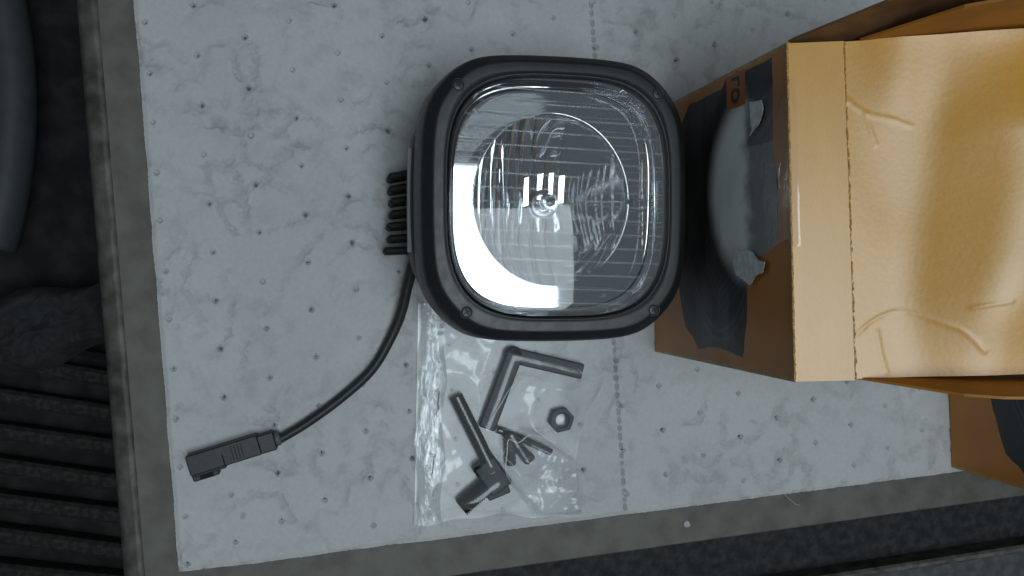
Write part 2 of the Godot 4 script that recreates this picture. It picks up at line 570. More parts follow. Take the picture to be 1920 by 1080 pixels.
# ---------------------------------------------------------------- lamp
func build_lamp() -> void:
	var c := Vector3(0.1355, 0, -0.051)
	var t := thing("work_lamp", "square black work lamp with ribbed clear lens lying face up", "lamp", c)
	var grain := grey_tex(71, 0.25, 3)
	var plastic := tri_mat(ramp_tex(73, 0.04, [0.3, 0.7], [lin(0.013, 0.0145, 0.0155), lin(0.017, 0.019, 0.020)], 256), 14.0, 0.47, grain, 0.006)
	var lit_shell := tri_mat(ramp_tex(74, 0.04, [0.3, 0.7], [lin(0.034, 0.039, 0.043), lin(0.044, 0.050, 0.055)], 256), 14.0, 0.55, grain, 0.004)  # paler than the bezel: light on the flank put into the colour
	# back shell
	var rows := []
	for s in [[0.006, 0.02, 0.02, 2.5], [0.006, 0.045, 0.048, 3.0], [0.010, 0.052, 0.055, 3.2], [0.022, 0.066, 0.066, 3.6], [0.036, 0.078, 0.076, 4.0]]:
		rows.append(ring(Vector3(0, s[0], 0), s[1], s[2], s[3]))
	for s in [[0.044, 0.0850, 0.0815], [0.052, 0.0880, 0.0840], [0.0835, 0.0880, 0.0850], [0.0852, 0.0872, 0.0842], [0.0860, 0.083, 0.082]]:
		rows.append(cut_ring(Vector3(0, s[0], 0), s[1], s[2], 1.58))
	obj("back_shell", skin(rows, true), lit_shell, t)
	# bezel
	rows = []
	for s in [[0.086, 0.0835, 0.0850], [0.0875, 0.0862, 0.0885], [0.0890, 0.0868, 0.0892], [0.100, 0.0858, 0.0888], [0.1075, 0.0846, 0.0880], [0.1100, 0.0838, 0.0874], [0.1118, 0.0826, 0.0864], [0.1148, 0.0796, 0.0838], [0.1164, 0.0786, 0.0828], [0.1171, 0.0776, 0.0819], [0.1173, 0.0766, 0.0810]]:
		rows.append(cut_ring(Vector3(0, s[0], 0), s[1], s[2]))
	for s in [[0.1173, 0.0722, 0.0766, 3.6], [0.1173, 0.0708, 0.0751, 3.4], [0.1179, 0.0703, 0.0746, 3.35], [0.1179, 0.0697, 0.0740, 3.35], [0.1170, 0.0692, 0.0735, 3.35], [0.106, 0.0688, 0.0730, 3.35]]:
		rows.append(ring(Vector3(0, s[0], 0), s[1], s[2], s[3]))
	obj("bezel", skin(rows, true), plastic, t)
	plastic.metallic_specular = 0.62
	plastic.roughness = 0.50
	plastic.roughness_texture = ramp_tex(75, 0.03, [0.3, 0.5, 0.7], [Color(0.88, 0.88, 0.88), Color(0.94, 0.94, 0.94), Color(1, 1, 1)], 256)
	# pale seam strip on the left flank
	var strip := obj("seam_strip", block(Vector3(0.0030, 0.0022, 0.066), 0.0004), mat(lin(0.20, 0.20, 0.215), 0.6), t, Vector3(-0.0884, 0.0800, 0.000), Vector3(0, 0.0, 0))
	strip.set_meta("label", "pale moulded strip on the flank")
	# heat fins at the back
	for i in 7:
		obj("heat_fin", block(Vector3(0.052, 0.024, 0.0052), 0.0016), mat(lin(0.012, 0.013, 0.014), 0.7), t, Vector3(-0.0735 + rng.randf_range(-0.002, 0.002), 0.0145, -0.026 + i * 0.0092), Vector3(0, 0.22 - i * 0.03, 0))
	# screws
	for s in [[-0.0625, -0.0655], [-0.0575, 0.0695], [0.0625, -0.0655], [0.0600, 0.0690]]:
		var sc := obj("screw", lathe([Vector2(0.00001, 0.0003), Vector2(0.0026, 0.0003), Vector2(0.0034, 0.0), Vector2(0.0036, -0.0008), Vector2(0.0041, -0.0008), Vector2(0.0043, -0.0002)], 20), mat(lin(0.04, 0.045, 0.05), 0.4, 0.3), t, Vector3(s[0], 0.1177, s[1]))
		obj("cross_slot", block(Vector3(0.0040, 0.0004, 0.0007), 0.0001), mat(lin(0.012, 0.012, 0.012), 0.7), sc, Vector3(0, 0.0003, 0), Vector3(0, 0.5, 0))
		obj("cross_slot", block(Vector3(0.0007, 0.0005, 0.0040), 0.0001), mat(lin(0.012, 0.012, 0.012), 0.7), sc, Vector3(0, 0.0003, 0), Vector3(0, 0.5, 0))
	# reflector: a bright rounded-square pan with a round fluted bowl
	var chrome := mat(lin(0.80, 0.82, 0.84), 0.035, 1.0)
	var bc := Vector3(-0.001, 0, 0.000)
	rows = []
	for q in [[0.1135, 0.0682], [0.1080, 0.0676], [0.1040, 0.0668], [0.1018, 0.0657], [0.1008, 0.0646], [0.1002, 0.0634]]:
		rows.append(ring(Vector3(0, q[0], 0), q[1], q[1] + 0.0042, 3.3))
	var refl := obj("reflector", skin(rows, true, true), chrome, t)
	refl.set_meta("label", "mirror-bright reflector pan")
	rows = []
	for k in 5:
		var f := k / 4.0
		var a := ring(Vector3(0, 0.1000, 0), 0.0634, 0.0676, 3.3)
		var b := ring(bc + Vector3(0, 0.1000, 0), 0.0503, 0.0540, 2.0)
		var r := PackedVector3Array()
		for i in a.size():
			var q := a[i].lerp(b[i], f)
			q.y -= 0.030 * q.z + 0.010 * q.x   # the pan sits slightly canted
			r.append(q)
		rows.append(r)
	obj("pan_face", skin(rows, true, true), chrome, refl)
	var lip := []
	for q in ring(bc + Vector3(0, 0.1000, 0), 0.0503, 0.0540, 2.0):
		lip.append(q - Vector3(0, 0.030 * q.z + 0.010 * q.x, 0))
	lip.append(lip[0])
	obj("bowl_rim", tube(lip, 0.00055, 10), chrome, refl)
	var wall := []
	for q in [[0.0992, 0.0], [0.0965, 0.0004]]:
		wall.append(ring(bc + Vector3(0, q[0], 0), 0.0503 - q[1], 0.0540 - q[1], 2.0))
	obj("bowl_wall", skin(wall, true, true), chrome, refl)
	# flutes of the bowl, each a curved strip
	var nf := 10
	var ra := 0.0500
	var rb := 0.0537
	for k in nf:
		var x0 := -ra + 2 * ra * k / nf
		var x1 := -ra + 2 * ra * (k + 1) / nf
		var tilt_z := rng.randf_range(-0.06, 0.06) if k < 6 else 0.0
		var tilt_x := rng.randf_range(-0.07, 0.07) if k < 6 else 0.0
		var fr := []
		for i in 9:
			var u := i / 8.0
			var x := lerpf(x0, x1, u)
			var half := rb * sqrt(maxf(0.0, 1.0 - (x / ra) * (x / ra)))
			var r := PackedVector3Array()
			for j in 41:
				var z := lerpf(-half, half, j / 40.0)
				var sag := (x / ra) * (x / ra) + (z / rb) * (z / rb)
				var bow := (0.0009 if k < 6 else 0.00015) * (1.0 - pow(2.0 * u - 1.0, 2))
				var lean := 0.14 * z * (1.0 if z > 0 else -0.6) * x / ra
				r.append(bc + Vector3(x + lean * (1 - sag), 0.0755 + 0.0225 * sag - bow * (1.0 + 0.5 * z / rb) + (tilt_z * z + tilt_x * (x - (x0 + x1) / 2)) * (1.0 - sag), z))
			fr.append(r)
		obj("flute", skin(fr, false, false), chrome, refl)
	# bulb
	var glass := pane(lin(0.95, 0.97, 1.0), 0.06, 0.02)
	var bulb := obj("bulb", lathe([Vector2(0.006, 0.0), Vector2(0.0065, 0.004), Vector2(0.0062, 0.018), Vector2(0.005, 0.0225), Vector2(0.0035, 0.0245), Vector2(0.00001, 0.0255)], 28), glass, t, Vector3(-0.001, 0.0735, 0.0008))
	obj("bulb_tip", lathe([Vector2(0.0046, 0.0215), Vector2(0.0040, 0.0235), Vector2(0.0026, 0.0250), Vector2(0.00001, 0.0260)], 24), mat(lin(0.75, 0.78, 0.8), 0.2, 1.0), bulb)
	obj("bulb_socket", lathe([Vector2(0.0095, -0.006), Vector2(0.0095, 0.003), Vector2(0.0080, 0.004), Vector2(0.0066, 0.004)], 28), mat(lin(0.3, 0.31, 0.32), 0.35, 1.0), bulb)
	# lens: nearly flat pane with a rounded shoulder
	rows = []
	for s in [[0.1125, 0.0686, 0.0728, 3.35], [0.1165, 0.0684, 0.0726, 3.35], [0.1184, 0.0678, 0.0720, 3.35], [0.1195, 0.0664, 0.0706, 3.35], [0.1201, 0.0640, 0.0682, 3.35], [0.1204, 0.0600, 0.0640, 3.35], [0.1208, 0.0480, 0.0512, 3.35], [0.1211, 0.0320, 0.0340, 3.0], [0.1213, 0.0160, 0.0170, 2.4], [0.12135, 0.00001, 0.00001, 2.0]]:
		rows.append(ring(Vector3(0, s[0], 0), s[1], s[2], s[3]))
	var lens := obj("lens", skin(rows, true), glass, t)
	lens.set_meta("label", "clear lens with fine cross ribs")
	# cross ribs moulded on the inside of the lens
	var ribg := pane(lin(0.65, 0.7, 0.73), 0.17, 0.05)
	for i in 16:
		var z := -0.0640 + i * 0.00855
		var hx := 0.0645 * pow(maxf(0.0, 1.0 - pow(absf(z) / 0.0700, 3.3)), 1.0 / 3.3)
		var pts := []
		for k in 13:
			var x := lerpf(-hx, hx, k / 12.0)
			pts.append(Vector3(x, 0.1186, z + 0.0018 * x / 0.06))
		obj("lens_rib", tube(pts, 0.00055, 8), ribg, lens)
	# moulded mark at the lens edge
	var tm := TextMesh.new()
	tm.text = "IMI"
	tm.font_size = 16
	tm.pixel_size = 0.0003
	tm.depth = 0.0004
	obj("moulded_mark", tm, mat(lin(0.012, 0.012, 0.013), 0.5), lens, Vector3(0.0575, 0.1178, 0.001), Vector3(-PI / 2, -PI / 2, 0))
	# lead and plug
	var rub := tri_mat(ramp_tex(81, 0.05, [0.3, 0.7], [lin(0.020, 0.022, 0.022), lin(0.032, 0.034, 0.034)], 256), 20.0, 0.5)
	var pts2 := []
	for p in [Vector3(0.078, 0.030, -0.045), Vector3(0.058, 0.024, -0.020), Vector3(0.0515, 0.016, 0.002), Vector3(0.0478, 0.010, 0.020), Vector3(0.0410, 0.0055, 0.0385), Vector3(0.0268, 0.0045, 0.0628), Vector3(0.0050, 0.0045, 0.0828), Vector3(-0.0205, 0.0052, 0.1008), Vector3(-0.0420, 0.0060, 0.1128)]:
		pts2.append(p - c)
	var rad := []
	var sp := smooth_path(pts2, 9)
	for i in sp.size():
		rad.append(lerpf(0.0040, 0.0031, i / float(sp.size() - 1)))
	obj("power_lead", tube(sp, rad, 16), rub, t)
	var plug := Node3D.new()
	plug.name = "plug"
	plug.position = Vector3(-0.0985, 0.0, 0.1185) - c
	plug.rotation.y = deg_to_rad(15.8)
	t.add_child(plug, true)
	for s in [["plug_body", 0.0, 0.0485, 0.0, 0.0142, 0.0, 0.0125], ["plug_collar", 0.0478, 0.0592, 0.0012, 0.0142, 0.0006, 0.0115], ["latch_block", 0.0, 0.0178, 0.0140, 0.0192, 0.0, 0.0085], ["latch_rail", 0.0, 0.0238, 0.0138, 0.0160, 0.0, 0.0105], ["key_rib", 0.0230, 0.0238, 0.0060, 0.0140, 0.0124, 0.0130]]:
		obj(s[0], block(Vector3(s[2] - s[1], s[6] - s[5], s[4] - s[3]), 0.0004 if s[0] == "key_rib" else 0.0008).duplicate(), rub, plug, Vector3((s[1] + s[2]) / 2, (s[5] + s[6]) / 2, (s[3] + s[4]) / 2))
	for i in 4:
		obj("grip_ridge", block(Vector3(0.0007, 0.0006, 0.0100), 0.0002), rub, plug, Vector3(0.0300 + i * 0.0022, 0.0127, 0.0071))
	obj("latch_slot", block(Vector3(0.0090, 0.0005, 0.0030), 0.0002), mat(lin(0.008, 0.008, 0.008), 0.8), plug, Vector3(0.0095, 0.0086, 0.0176))
	obj("cable_seal", lathe([Vector2(0.0042, 0.0), Vector2(0.0052, 0.001), Vector2(0.0052, 0.003), Vector2(0.0034, 0.004)], 20), mat(lin(0.12, 0.13, 0.14), 0.5), plug, Vector3(0.0588, 0.0062, 0.0075), Vector3(0, 0, -PI / 2))

# ---------------------------------------------------------------- cartons
func in_poly(p: Vector2, poly: Array) -> bool:
	return Geometry2D.is_point_in_polygon(p, PackedVector2Array(poly))

# the picture printed on the carton's side: a lamp on orange ground (s across, t up)
func print_tex(worn: bool) -> ImageTexture:
	var W := 512
	var Hh := 600
	var img := Image.create(W, Hh, false, Image.FORMAT_RGB8)
	var n := noise(91, 9.0, 4)
	var f := noise(93, 120.0, 2)
	var orange := Color(0.58, 0.225, 0.036)
	var black := Color(0.020, 0.024, 0.026)
	var hous := [Vector2(0.04, 0.37), Vector2(0.04, 0.62), Vector2(0.02, 0.64), Vector2(0.02, 0.92), Vector2(0.30, 0.915), Vector2(0.40, 0.94), Vector2(0.58, 0.93), Vector2(0.64, 0.80), Vector2(0.66, 0.745), Vector2(0.81, 0.742), Vector2(0.95, 0.716), Vector2(0.935, 0.52), Vector2(0.954, 0.393), Vector2(0.87, 0.29), Vector2(0.62, 0.22), Vector2(0.30, 0.22), Vector2(0.12, 0.27)]
	var lens := [Vector2(0.50, 0.475), Vector2(0.65, 0.465), Vector2(0.79, 0.54), Vector2(0.816, 0.592), Vector2(0.76, 0.68), Vector2(0.67, 0.738), Vector2(0.5, 0.738)]
	var badge := [Vector2(0.004, 0.645), Vector2(0.004, 0.768), Vector2(0.125, 0.762), Vector2(0.125, 0.647)]
	for y in Hh:
		for x in W:
			var s := x / float(W)
			var t := 1.0 - y / float(Hh)
			var p := Vector2(s, t) + Vector2(n.get_noise_2d(s, t), n.get_noise_2d(t + 5, s)) * 0.006
			var c := orange * (1.0 + 0.10 * n.get_noise_2d(s * 0.4, t * 0.4) + 0.06 * f.get_noise_2d(s, t))
			if in_poly(p, hous):
				c = black
				if in_poly(p, lens):
					var st := 0.5 + 0.5 * sin((p.x * 0.8 + p.y * 0.62) * 260.0)
					c = Color(0.055, 0.062, 0.064).lerp(Color(0.028, 0.032, 0.034), st)
				var arc := Vector2((p.x - 0.42) / 0.46, (p.y - 0.56) / 0.24).length()
				if p.x > 0.6 and not in_poly(p, lens) and (absf(arc - 0.98) < 0.012 or absf(arc - 1.06) < 0.008):
					c = Color(0.06, 0.066, 0.068)
				# the printed lens: white glass disc with a grey inner half
				var e := Vector2((p.x - 0.40) / 0.315, (p.y - 0.80) / 0.285).length()
				var disc := smoothstep(1.12, 0.80, e)
				if p.y < 0.93 and disc > 0:
					var glass := Color(0.92, 0.94, 0.95)
					var inner := Color(0.24, 0.26, 0.27) if p.x > 0.27 else Color(0.10, 0.11, 0.115)
					glass = glass.lerp(inner, smoothstep(0.72, 0.81, p.y + 0.05 * n.get_noise_2d(s, t)))
					c = c.lerp(glass, disc)
			if in_poly(p, badge):
				c = Color(0.42, 0.13, 0.025)
				# a cut-off numeral and a round letter, printed sideways
				var b := Vector2((p.x - 0.004) / 0.12, (p.y - 0.645) / 0.12)
				if Rect2(0.16, 0.30, 0.10, 0.40).has_point(b) or Rect2(0.16, 0.62, 0.30, 0.10).has_point(b):
					c = black
				var o := Vector2((b.x - 0.68) / 0.20, (b.y - 0.46) / 0.24).length()
				if o < 1.0 and o > 0.45:
					c = black
			if worn and (s < 0.012 or s > 0.988 or t > 0.985) and f.get_noise_2d(s * 0.3, t * 0.3) > -0.15:
				c = Color(0.50, 0.33, 0.12)
			img.set_pixel(x, y, c.linear_to_srgb())
	img.generate_mipmaps()
	return ImageTexture.create_from_image(img)

func wall_uv(w: float, h: float, thick: float) -> ArrayMesh:   # upright sheet in y-z, printed on -x
	var st := SurfaceTool.new()
	st.begin(Mesh.PRIMITIVE_TRIANGLES)
	st.set_smooth_group(-1)
	var n := 24
	var nz := noise(95, 14.0, 2)
	for side in [0.0, 1.0]:
		for i in n:
			for j in n:
				var q := []
				for k in [[0, 0], [1, 0], [1, 1], [0, 1]]:
					q.append(Vector2((i + k[0]) / float(n), (j + k[1]) / float(n)))
				for k in ([0, 3, 1, 1, 3, 2] if side == 0.0 else [0, 1, 3, 1, 2, 3]):
					var g: Vector2 = q[k]
					st.set_uv(Vector2(g.x, 1.0 - g.y))
					var dent := 0.0012 * nz.get_noise_2d(g.x * 0.2, g.y * 0.2) * sin(PI * g.y)
					st.add_vertex(Vector3(side * thick + dent, g.y * h, g.x * w))
	for e in [[Vector3(0, h, 0), Vector3(0, h, w), Vector3(thick, h, w), Vector3(thick, h, 0)], [Vector3(0, 0, 0), Vector3(0, h, 0), Vector3(thick, h, 0), Vector3(thick, 0, 0)], [Vector3(0, 0, w), Vector3(thick, 0, w), Vector3(thick, h, w), Vector3(0, h, w)]]:
		st.set_uv(Vector2(0.5, 0.001))
		_out(st, e, Vector3(thick / 2, h / 2, w / 2))
	st.index()
	st.generate_normals()
	return st.commit()

func build_carton() -> void:
	var w := 0.180
	var d := 0.180
	var h := 0.209
	var kraft := tri_mat(ramp_tex(101, 0.02, [0.25, 0.5, 0.75], [lin(0.30, 0.13, 0.020), lin(0.36, 0.16, 0.024), lin(0.42, 0.19, 0.030)], 256), 8.0, 0.6, grey_tex(103, 0.1), 0.01)
	var pr := mat(Color.WHITE, 0.34)
	pr.albedo_texture = print_tex(true)
	var c := thing("lamp_carton", "open orange carton with printed lamp picture standing beside the lamp", "carton", Vector3(0.2352, 0.0004, -0.1262), 0.028)
	var picture := obj("picture_wall", wall_uv(w, h, 0.0016), pr, c)
	picture.set_meta("label", "side wall printed with a black lamp picture")
	obj("side_wall", block(Vector3(d - 0.004, h, 0.0016), 0.0003), kraft, c, Vector3(d / 2 + 0.0002, h / 2, 0.0009))
	obj("side_wall", block(Vector3(d - 0.004, h, 0.0016), 0.0003), kraft, c, Vector3(d / 2 + 0.0002, h / 2, w - 0.0009))
	obj("back_wall", block(Vector3(0.0016, h, w), 0.0003), kraft, c, Vector3(d, h / 2, w / 2))
	obj("carton_floor", block(Vector3(d - 0.005, 0.0016, w - 0.004), 0.0003), kraft, c, Vector3(d / 2, 0.0012, w / 2))
	# inner board: even golden coat with slight random grain
	var W := 512
	var img := Image.create(W, W, false, Image.FORMAT_RGB8)
	var n1 := noise(105, 2.2, 4)
	var n2 := noise(107, 26.0, 3)
	var n3 := noise(109, 90.0, 2)
	for y in W:
		for x in W:
			var u := x / float(W)
			var v := y / float(W)
			var k := 1.0 + 0.05 * n1.get_noise_2d(u, v) + 0.05 * n2.get_noise_2d(u, v) + 0.07 * n3.get_noise_2d(u, v)
			img.set_pixel(x, y, (Color(0.74, 0.365, 0.048) * k).linear_to_srgb())
	img.generate_mipmaps()
	var board := mat(Color.WHITE, 0.35)
	board.metallic_specular = 0.66
	board.albedo_texture = ImageTexture.create_from_image(img)
	board.heightmap_enabled = true
	board.heightmap_texture = grey_tex(111, 0.2, 3)
	board.heightmap_scale = 0.004
	# tuck strip along the picture wall, hinged up a little
	var strip_rise := 0.0074
	var rows := []
	for i in 31:
		var r := PackedVector3Array()
		var v := i / 30.0
		for j in 9:
			var u := j / 8.0
			r.append(Vector3(-0.0004 + u * (0.0283 + 0.0022 * v), h + 0.0006 + strip_rise * u, 0.0008 + v * (w - 0.0012)))
		rows.append(r)
	obj("tuck_strip", skin(rows, false, true, true, true), board, c)
	# lid panel rising to the right, with creases and a dog-eared corner
	var creases := [
		[Vector2(0.00, 0.17), Vector2(0.06, 0.215), Vector2(0.13, 0.235), Vector2(0.20, 0.26)],
		[Vector2(0.06, 0.215), Vector2(0.075, 0.27), Vector2(0.09, 0.31)],
		[Vector2(0.005, 0.87), Vector2(0.06, 0.83), Vector2(0.13, 0.805), Vector2(0.20, 0.815), Vector2(0.27, 0.84), Vector2(0.34, 0.87), Vector2(0.40, 0.93)],
		[Vector2(0.075, 0.86), Vector2(0.085, 0.93), Vector2(0.10, 0.985)],
		[Vector2(0.36, 0.80), Vector2(0.48, 0.785)],
	]
	for k in creases.size():   # round the polylines
		var src: Array = creases[k]
		var fine_line := []
		for i in src.size() - 1:
			for e in 4:
				fine_line.append(src[i].cubic_interpolate(src[i + 1], src[maxi(i - 1, 0)], src[mini(i + 2, src.size() - 1)], e / 4.0))
		fine_line.append(src[-1])
		creases[k] = fine_line
	var lw := 0.160
	var rise := 0.36
	var wav := noise(113, 9.0, 2)
	# the panel is warped: gentle, steep in the middle, gentle again
	rows = []
	for i in 181:
		var r := PackedVector3Array()
		var v := i / 180.0
		var at := Vector2.ZERO
		var amt := 0.30 * (0.45 + 0.55 * smoothstep(0.02, 0.30, v)) * (1.0 - 0.3 * smoothstep(0.75, 1.0, v))
		var mid := 0.34 + 0.05 * sin(4.2 * v + 0.6)
		var wide := 0.09 + 0.05 * sin(PI * v)
		for j in 161:
			var u := j / 160.0
			var th := 0.26 + amt * (smoothstep(mid - wide - 0.10, mid - wide + 0.08, u) - smoothstep(mid + wide - 0.08, mid + wide + 0.12, u))
			if j > 0:
				at += Vector2(cos(th), sin(th)) * lw / 160.0
			var y := h + 0.0008 + strip_rise + at.y + 0.0009 * wav.get_noise_2d(u * 0.16, v * 0.18) * minf(1.0, u * 8)
			y += 0.0200 * pow(maxf(0.0, 0.55 - v), 2) * smoothstep(0.0, 0.2, u)
			for cr in creases:
				var near := 1.0
				for k in cr.size() - 1:
					var q := Geometry2D.get_closest_point_to_segment(Vector2(u, v), cr[k], cr[k + 1])
					near = minf(near, Vector2((u - q.x) * lw, (v - q.y) * w).length())
				if near < 0.004:
					y += 0.00034 * exp(-pow(near / 0.0010, 2)) * (0.85 + 0.4 * wav.get_noise_2d(u, v))
			var sh := -0.0008 * (1.0 - u)
			r.append(Vector3(0.0288 + 0.0022 * v + sh + at.x, y, 0.0012 + v * (w - 0.0024) + u * (-0.0005 - 0.0025 * v)))
		rows.append(r)
	obj("lid_panel", skin(rows, false, true, true, true), board, c)
	# frayed fold between strip and panel
	var fray := tri_mat(ramp_tex(123, 0.08, [0.3, 0.5, 0.7], [lin(0.42, 0.19, 0.025), lin(0.6, 0.30, 0.045), lin(0.7, 0.5, 0.24)], 128), 60.0, 0.8)
	var fp := []
	var fr2 := []
	for i in 120:
		var v := i / 119.0
		fp.append(Vector3(0.0284 + 0.0022 * v + rng.randf_range(-0.0003, 0.0003), h + strip_rise + 0.0006 + rng.randf_range(-0.0002, 0.0003), 0.001 + v * (w - 0.002)))
		fr2.append(rng.randf_range(0.0002, 0.0007))
	obj("frayed_fold", tube(fp, fr2, 7), fray, c)
	fp = []
	fr2 = []
	for i in 120:
		var v := i / 119.0
		fp.append(Vector3(-0.0003 + rng.randf_range(-0.0002, 0.0002), h + 0.0004, 0.0005 + v * (w - 0.001)))
		fr2.append(rng.randf_range(0.0004, 0.0009))
	obj("worn_edge", tube(fp, fr2, 7), fray, c)
	# lid side flaps with bevelled ends, standing along the panel's edges
	var orange := tri_mat(ramp_tex(115, 0.015, [0.25, 0.5, 0.75], [lin(0.38, 0.150, 0.016), lin(0.44, 0.18, 0.019), lin(0.48, 0.20, 0.024)], 256), 6.0, 0.55, grey_tex(103, 0.1), 0.008)
	for side in [0, 1]:
		var pv := PackedVector2Array([Vector2(0.002, -0.003), Vector2(lw, -0.006), Vector2(lw, 0.046), Vector2(0.062, 0.044), Vector2(0.040, 0.037)])
		if side == 1:
			pv = PackedVector2Array([Vector2(0.001, -0.003), Vector2(0.04, -0.008), Vector2(lw, -0.008), Vector2(lw, 0.027), Vector2(0.062, 0.032), Vector2(0.045, 0.028)])
		var f := Node3D.new()
		f.name = "side_flap"
		c.add_child(f, true)
		f.position = Vector3(0.0295 + 0.003 * (1 - side), h + strip_rise + (0.006 if side == 0 else 0.001), 0.0006 if side == 0 else w - 0.0012)
		f.rotation = Vector3(-0.06 if side == 0 else 0.14, 0.004 if side == 0 else 0.020, rise * 0.94)
		obj("flap_board", sheet(pv, 0.0014), orange, f)
	# outer dust flap leaning away on the far side
	var df := PackedVector2Array([Vector2(0.0, 0.0), Vector2(0.150, 0.0), Vector2(0.150, 0.064), Vector2(0.055, 0.060), Vector2(0.030, 0.044), Vector2(0.002, 0.004)])
	var dm := tri_mat(ramp_tex(117, 0.02, [0.3, 0.7], [lin(0.13, 0.065, 0.030), lin(0.19, 0.095, 0.042)], 256), 8.0, 0.6)  # darker than the other flaps: shade put into the colour
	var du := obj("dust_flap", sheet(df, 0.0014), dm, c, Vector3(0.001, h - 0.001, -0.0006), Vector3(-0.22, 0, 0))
	du.set_meta("label", "dust flap leaning outwards with its shade put into the brown")
	# clear packing tape, wrinkled, over the picture wall's top edge
	var tape := pane(lin(0.9, 0.93, 0.95), 0.05, 0.05)
	var crk := noise(119, 60.0, 3, FastNoiseLite.TYPE_SIMPLEX_SMOOTH, FastNoiseLite.FRACTAL_RIDGED)
	rows = []
	for i in 61:
		var r := PackedVector3Array()
		var v := i / 60.0
		for j in 41:
			var u := j / 40.0
			var jag := 0.006 * noise(120, 8.0, 2).get_noise_1d(v * 0.6) if false else 0.0
			var y := h - 0.048 * (1.0 - u) + jag
			var out := 0.0009 + 0.0002 * clampf(crk.get_noise_2d(u * 0.048, v * 0.1), -0.2, 1.0)
			r.append(Vector3(-out, y, 0.020 + v * 0.088 + 0.004 * sin(u * 5.0)))
		var r2 := r
		r2.append(Vector3(-0.0006, h + 0.0016, 0.020 + v * 0.088))
		r2.append(Vector3(0.0035, h + 0.0026, 0.020 + v * 0.088))
		rows.append(r2)
	var tp := obj("packing_tape", skin(rows, false, false), tape, c)
	tp.set_meta("label", "wrinkled clear tape over the edge")
	# scrap of torn white paper left on the picture wall
	var sc := PackedVector2Array([Vector2(0, 0), Vector2(0.006, -0.003), Vector2(0.014, -0.001), Vector2(0.017, 0.008), Vector2(0.0205, 0.018), Vector2(0.016, 0.024), Vector2(0.0125, 0.034), Vector2(0.008, 0.036), Vector2(0.006, 0.028), Vector2(0.0, 0.018)])
	var paper := tri_mat(ramp_tex(121, 0.04, [0.3, 0.7], [lin(0.62, 0.66, 0.68), lin(0.78, 0.81, 0.82)], 128), 30.0, 0.7)
	obj("paper_scrap", sheet(ragged(sc, 0.0006), 0.0003), paper, c, Vector3(-0.0020, 0.146, 0.108), Vector3(0, -PI / 2, 0))
	var s2 := PackedVector2Array([Vector2(0, 0), Vector2(0.009, 0.001), Vector2(0.016, 0.003), Vector2(0.019, -0.001), Vector2(0.016, 0.006), Vector2(0.012, 0.0135), Vector2(0.006, 0.0165), Vector2(0.001, 0.0155)])
	obj("paper_scrap", sheet(ragged(s2, 0.0006), 0.0003), paper, c, Vector3(-0.0020, 0.168, 0.024), Vector3(0, -PI / 2, 0))
	# second carton, closed
	var c2 := thing("closed_carton", "closed orange carton at the front corner of the mat", "carton", Vector3(0.4890, 0.0004, -0.0270), 0.045)
	obj("picture_wall", wall_uv(w, h, 0.0016), pr, c2)
	for q in [0.0009, w - 0.0009]:
		obj("side_wall", block(Vector3(d - 0.004, h, 0.0016), 0.0003), kraft, c2, Vector3(d / 2 + 0.0002, h / 2, q))
	obj("back_wall", block(Vector3(0.0016, h, w), 0.0003), kraft, c2, Vector3(d, h / 2, w / 2))
	for k in 2:
		obj("top_flap", block(Vector3(d / 2 - 0.002, 0.0016, w - 0.001), 0.0003), kraft, c2, Vector3(d * (0.25 + 0.5 * k) + 0.001, h + 0.0012, w / 2))

# ---------------------------------------------------------------- fittings in the bag
func threaded(a: Vector3, b: Vector3, r: float, pitch: float) -> ArrayMesh:
	var n := int((b - a).length() / pitch * 4)
	var path := []
	var rad := []
	for i in n + 1:
		path.append(a.lerp(b, i / float(n)))
		rad.append(r * (1.0 if i % 4 < 2 else 0.86))
	return tube(path, rad, 20)

